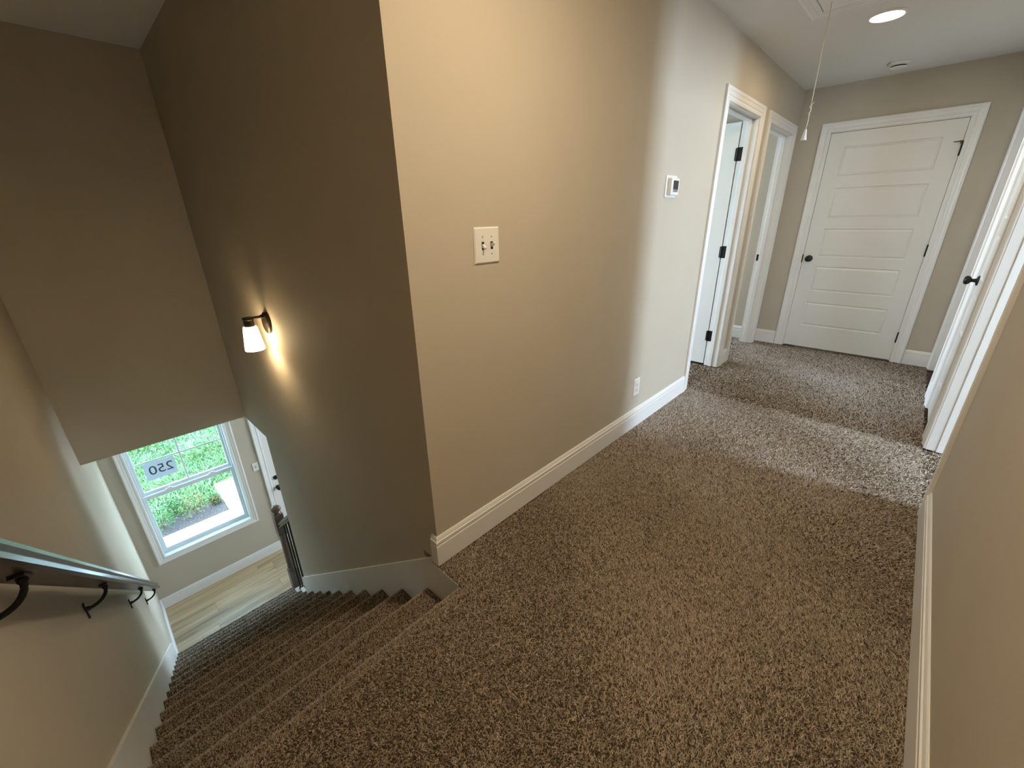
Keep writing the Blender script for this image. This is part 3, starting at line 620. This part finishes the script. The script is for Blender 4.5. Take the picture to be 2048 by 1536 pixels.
def screws(M, pts, parent):
    for u, z in pts:
        bm = BM(); lathe(bm, [(.0032, .0055), (.0030, .0068), (.0001, .0070)], M @ Matrix.Rotation(-PI/2, 4, 'X') @ Matrix.Identity(4), 10, cap=False)
        bm.free(); bm = BM(); K = M @ Matrix.Translation((u, .0055, z)) @ Matrix.Rotation(-PI/2, 4, 'X')
        lathe(bm, [(.0032, 0), (.0030, .0012), (.0001, .0015)], K, 10, cap=False); box(bm, u-.0004, u+.0004, .0066, .0073, z-.0026, z+.0026, M=M)
        obj('screw', bm, M_screw, parent)
SW = empty('light_switch', (0, .343, 1.263)); tag(SW, 'white double toggle light switch on the hall wall', 'switch')
MS = plateM(.343, 1.263); obj('plate', plate_bm(MS, .0625, .0635), M_plastic, SW)
toggle(MS, -.022, -1, SW); toggle(MS, .022, 1, SW); screws(MS, [(-.022, .030), (.022, .030), (-.022, -.030), (.022, -.030)], SW)
SW2 = empty('light_switch', (XW, .238, -1.528)); tag(SW2, 'small white single light switch beside the front door downstairs', 'switch')
MS2 = frameM((XW, .232, -1.528), (0, 1, 0), (1, 0, 0)); obj('plate', plate_bm(MS2, .036, .058), M_plastic, SW2); toggle(MS2, 0, 1, SW2)
OT = empty('outlet', (0, 1.662, .297)); tag(OT, 'white electrical outlet low on the hall wall above the baseboard', 'outlet')
MO = plateM(1.662, .297); obj('plate', plate_bm(MO, .039, .060), M_plastic, OT)
for s in (-1, 1):
    bm = BM(); lathe(bm, [(.0165, .0), (.0165, .0022), (.015, .003)], MO @ Matrix.Translation((0, .0055, .0195*s)) @ Matrix.Rotation(-PI/2, 4, 'X') @ Matrix.Diagonal((1, .85, 1, 1)), 24); r = obj('receptacle', bm, M_plastic, OT)
    bm = BM(); box(bm, -.0075, -.0050, .0084, .0088, .0195*s-.002, .0195*s+.007, M=MO); box(bm, .0050, .0075, .0084, .0088, .0195*s-.002, .0195*s+.006, M=MO); box(bm, -.0025, .0025, .0084, .0088, .0195*s-.011, .0195*s-.006, M=MO); obj('socket_slots', bm, M_slot, r)
screws(MO, [(0, 0)], OT)
TH = empty('thermostat', (0, 1.84, 1.513)); tag(TH, 'white thermostat with a grey screen on the hall wall', 'thermostat')
bm = BM(); box(bm, 0, .006, 1.767, 1.912, 1.454, 1.572, .005, 2); obj('wall_plate', bm, M_plastic, TH)
bm = BM(); box(bm, .0061, .030, 1.788, 1.894, 1.466, 1.556, .004, 2); bd = obj('housing', bm, M_plastic, TH)
bm = BM(); box(bm, .0300, .0308, 1.812, 1.880, 1.496, 1.543); obj('screen', bm, M_screen, bd)
bm = BM(); box(bm, .0300, .0307, 1.813, 1.879, 1.482, 1.4955); obj('screen_strip', bm, M_screen2, bd)

# ---------------------------------------------------------------- outdoors
GZ = -3.05
bm = BM(); box(bm, -60, XW-.15, -40, 40, GZ-.3, GZ-.03); G = tag(obj('lawn_ground', bm, M_soil), 'green ground under the lawn outside the window', 'ground', kind='structure')
bm = BM(); box(bm, -6.11, XW-.15, -3.5, 2.6, GZ-.12, GZ+.03, .006); tag(obj('porch_slab', bm, M_conc), 'pale concrete porch slab right outside the window', 'porch', kind='structure')
bm = BM(); box(bm, -7.2, -6.125, .03, 1.5, GZ-.12, GZ, .006); box(bm, -7.2, -6.125, 1.506, 2.9, GZ-.12, GZ, .006); tag(obj('walkway', bm, M_conc), 'pale concrete walkway meeting the porch', 'path', kind='structure')
bm = BM(); box(bm, -6.62, -6.12, -4.0, .02, GZ-.03, GZ+.005, .01); tag(obj('mulch_bed', bm, M_mulch), 'dark mulch planting bed along the porch', 'garden bed', kind='structure')
n = 42000; gx = rng.uniform(-12.5, -6.3, n); gyy = rng.uniform(-3.0, 2.9, n)
keep = ~((gx > -7.2) & (gyy > .03)) & ~((gx > -6.62) & (gyy < .02)); gx, gyy = gx[keep], gyy[keep]
P = np.column_stack([gx, gyy, np.full(len(gx), GZ-.031)])
GP = np.array([(0.075, 0.16, 0.04), (0.04, 0.11, 0.025), (0.13, 0.20, 0.07), (0.22, 0.23, 0.12)])
go = pile('lawn_grass', P, np.tile([0, 0, 1.], (len(P), 1)), .012, .075, None, 60, M_grass, GP, np.array([.35, .3, .25, .1]), lean=.5)
tag(go, 'sunlit green lawn grass outside the window', 'grass', kind='stuff')
def shrub(x, y, s, label, m, seed, nleaf=150):
    S = empty('shrub', (x, y, GZ)); tag(S, label, 'shrub', 'shrubs in the bed outside the window'); r = random.Random(seed)
    bm = BM()
    for i in range(5):
        a = r.uniform(0, 6.28); tube(bm, [(x, y, GZ), (x+.3*s*math.cos(a)*.5, y+.3*s*math.sin(a)*.5, GZ+.45*s), (x+.4*s*math.cos(a), y+.4*s*math.sin(a), GZ+.8*s)], .006, 5)
    obj('stem', bm, M_stem, S)
    bm = BM()
    for i in range(nleaf):
        th = r.uniform(0, 6.28); ph = r.uniform(0, 1); rad = s*.5*r.uniform(.5, 1); p = Vector((x+rad*math.cos(th)*math.sqrt(1-ph*ph*.6), y+rad*math.sin(th)*math.sqrt(1-ph*ph*.6), GZ+.12*s+.85*s*ph))
        d = Vector((r.uniform(-1, 1), r.uniform(-1, 1), r.uniform(-.3, 1))).normalized(); q = d.cross(Vector((r.uniform(-1, 1), r.uniform(-1, 1), r.uniform(-1, 1)))).normalized(); L = .036*r.uniform(.7, 1.3)
        bm.faces.new([bm.verts.new(p), bm.verts.new(p+d*L*.5+q*L*.28), bm.verts.new(p+d*L), bm.verts.new(p+d*L*.5-q*L*.28)])
    o = obj('foliage', bm, m, S); o['kind'] = 'stuff'
for i, (x, y, s, lb, m) in enumerate([(-6.36, -.80, .36, 'green shrub at the left edge of the window view, beside the porch', M_leaf), (-6.42, -.36, .38, 'yellow-green shrub in the middle of the mulch bed', M_leaf2), (-6.52, -1.15, .34, 'small green shrub beyond the left window edge', M_leaf), (-6.66, -.60, .30, 'low green shrub behind the two larger bed plants', M_leaf), (-6.52, -.07, .15, 'smallest yellowish plant next to the walkway corner', M_leaf2)]):
    shrub(x, y, s, lb, m, i, 420)
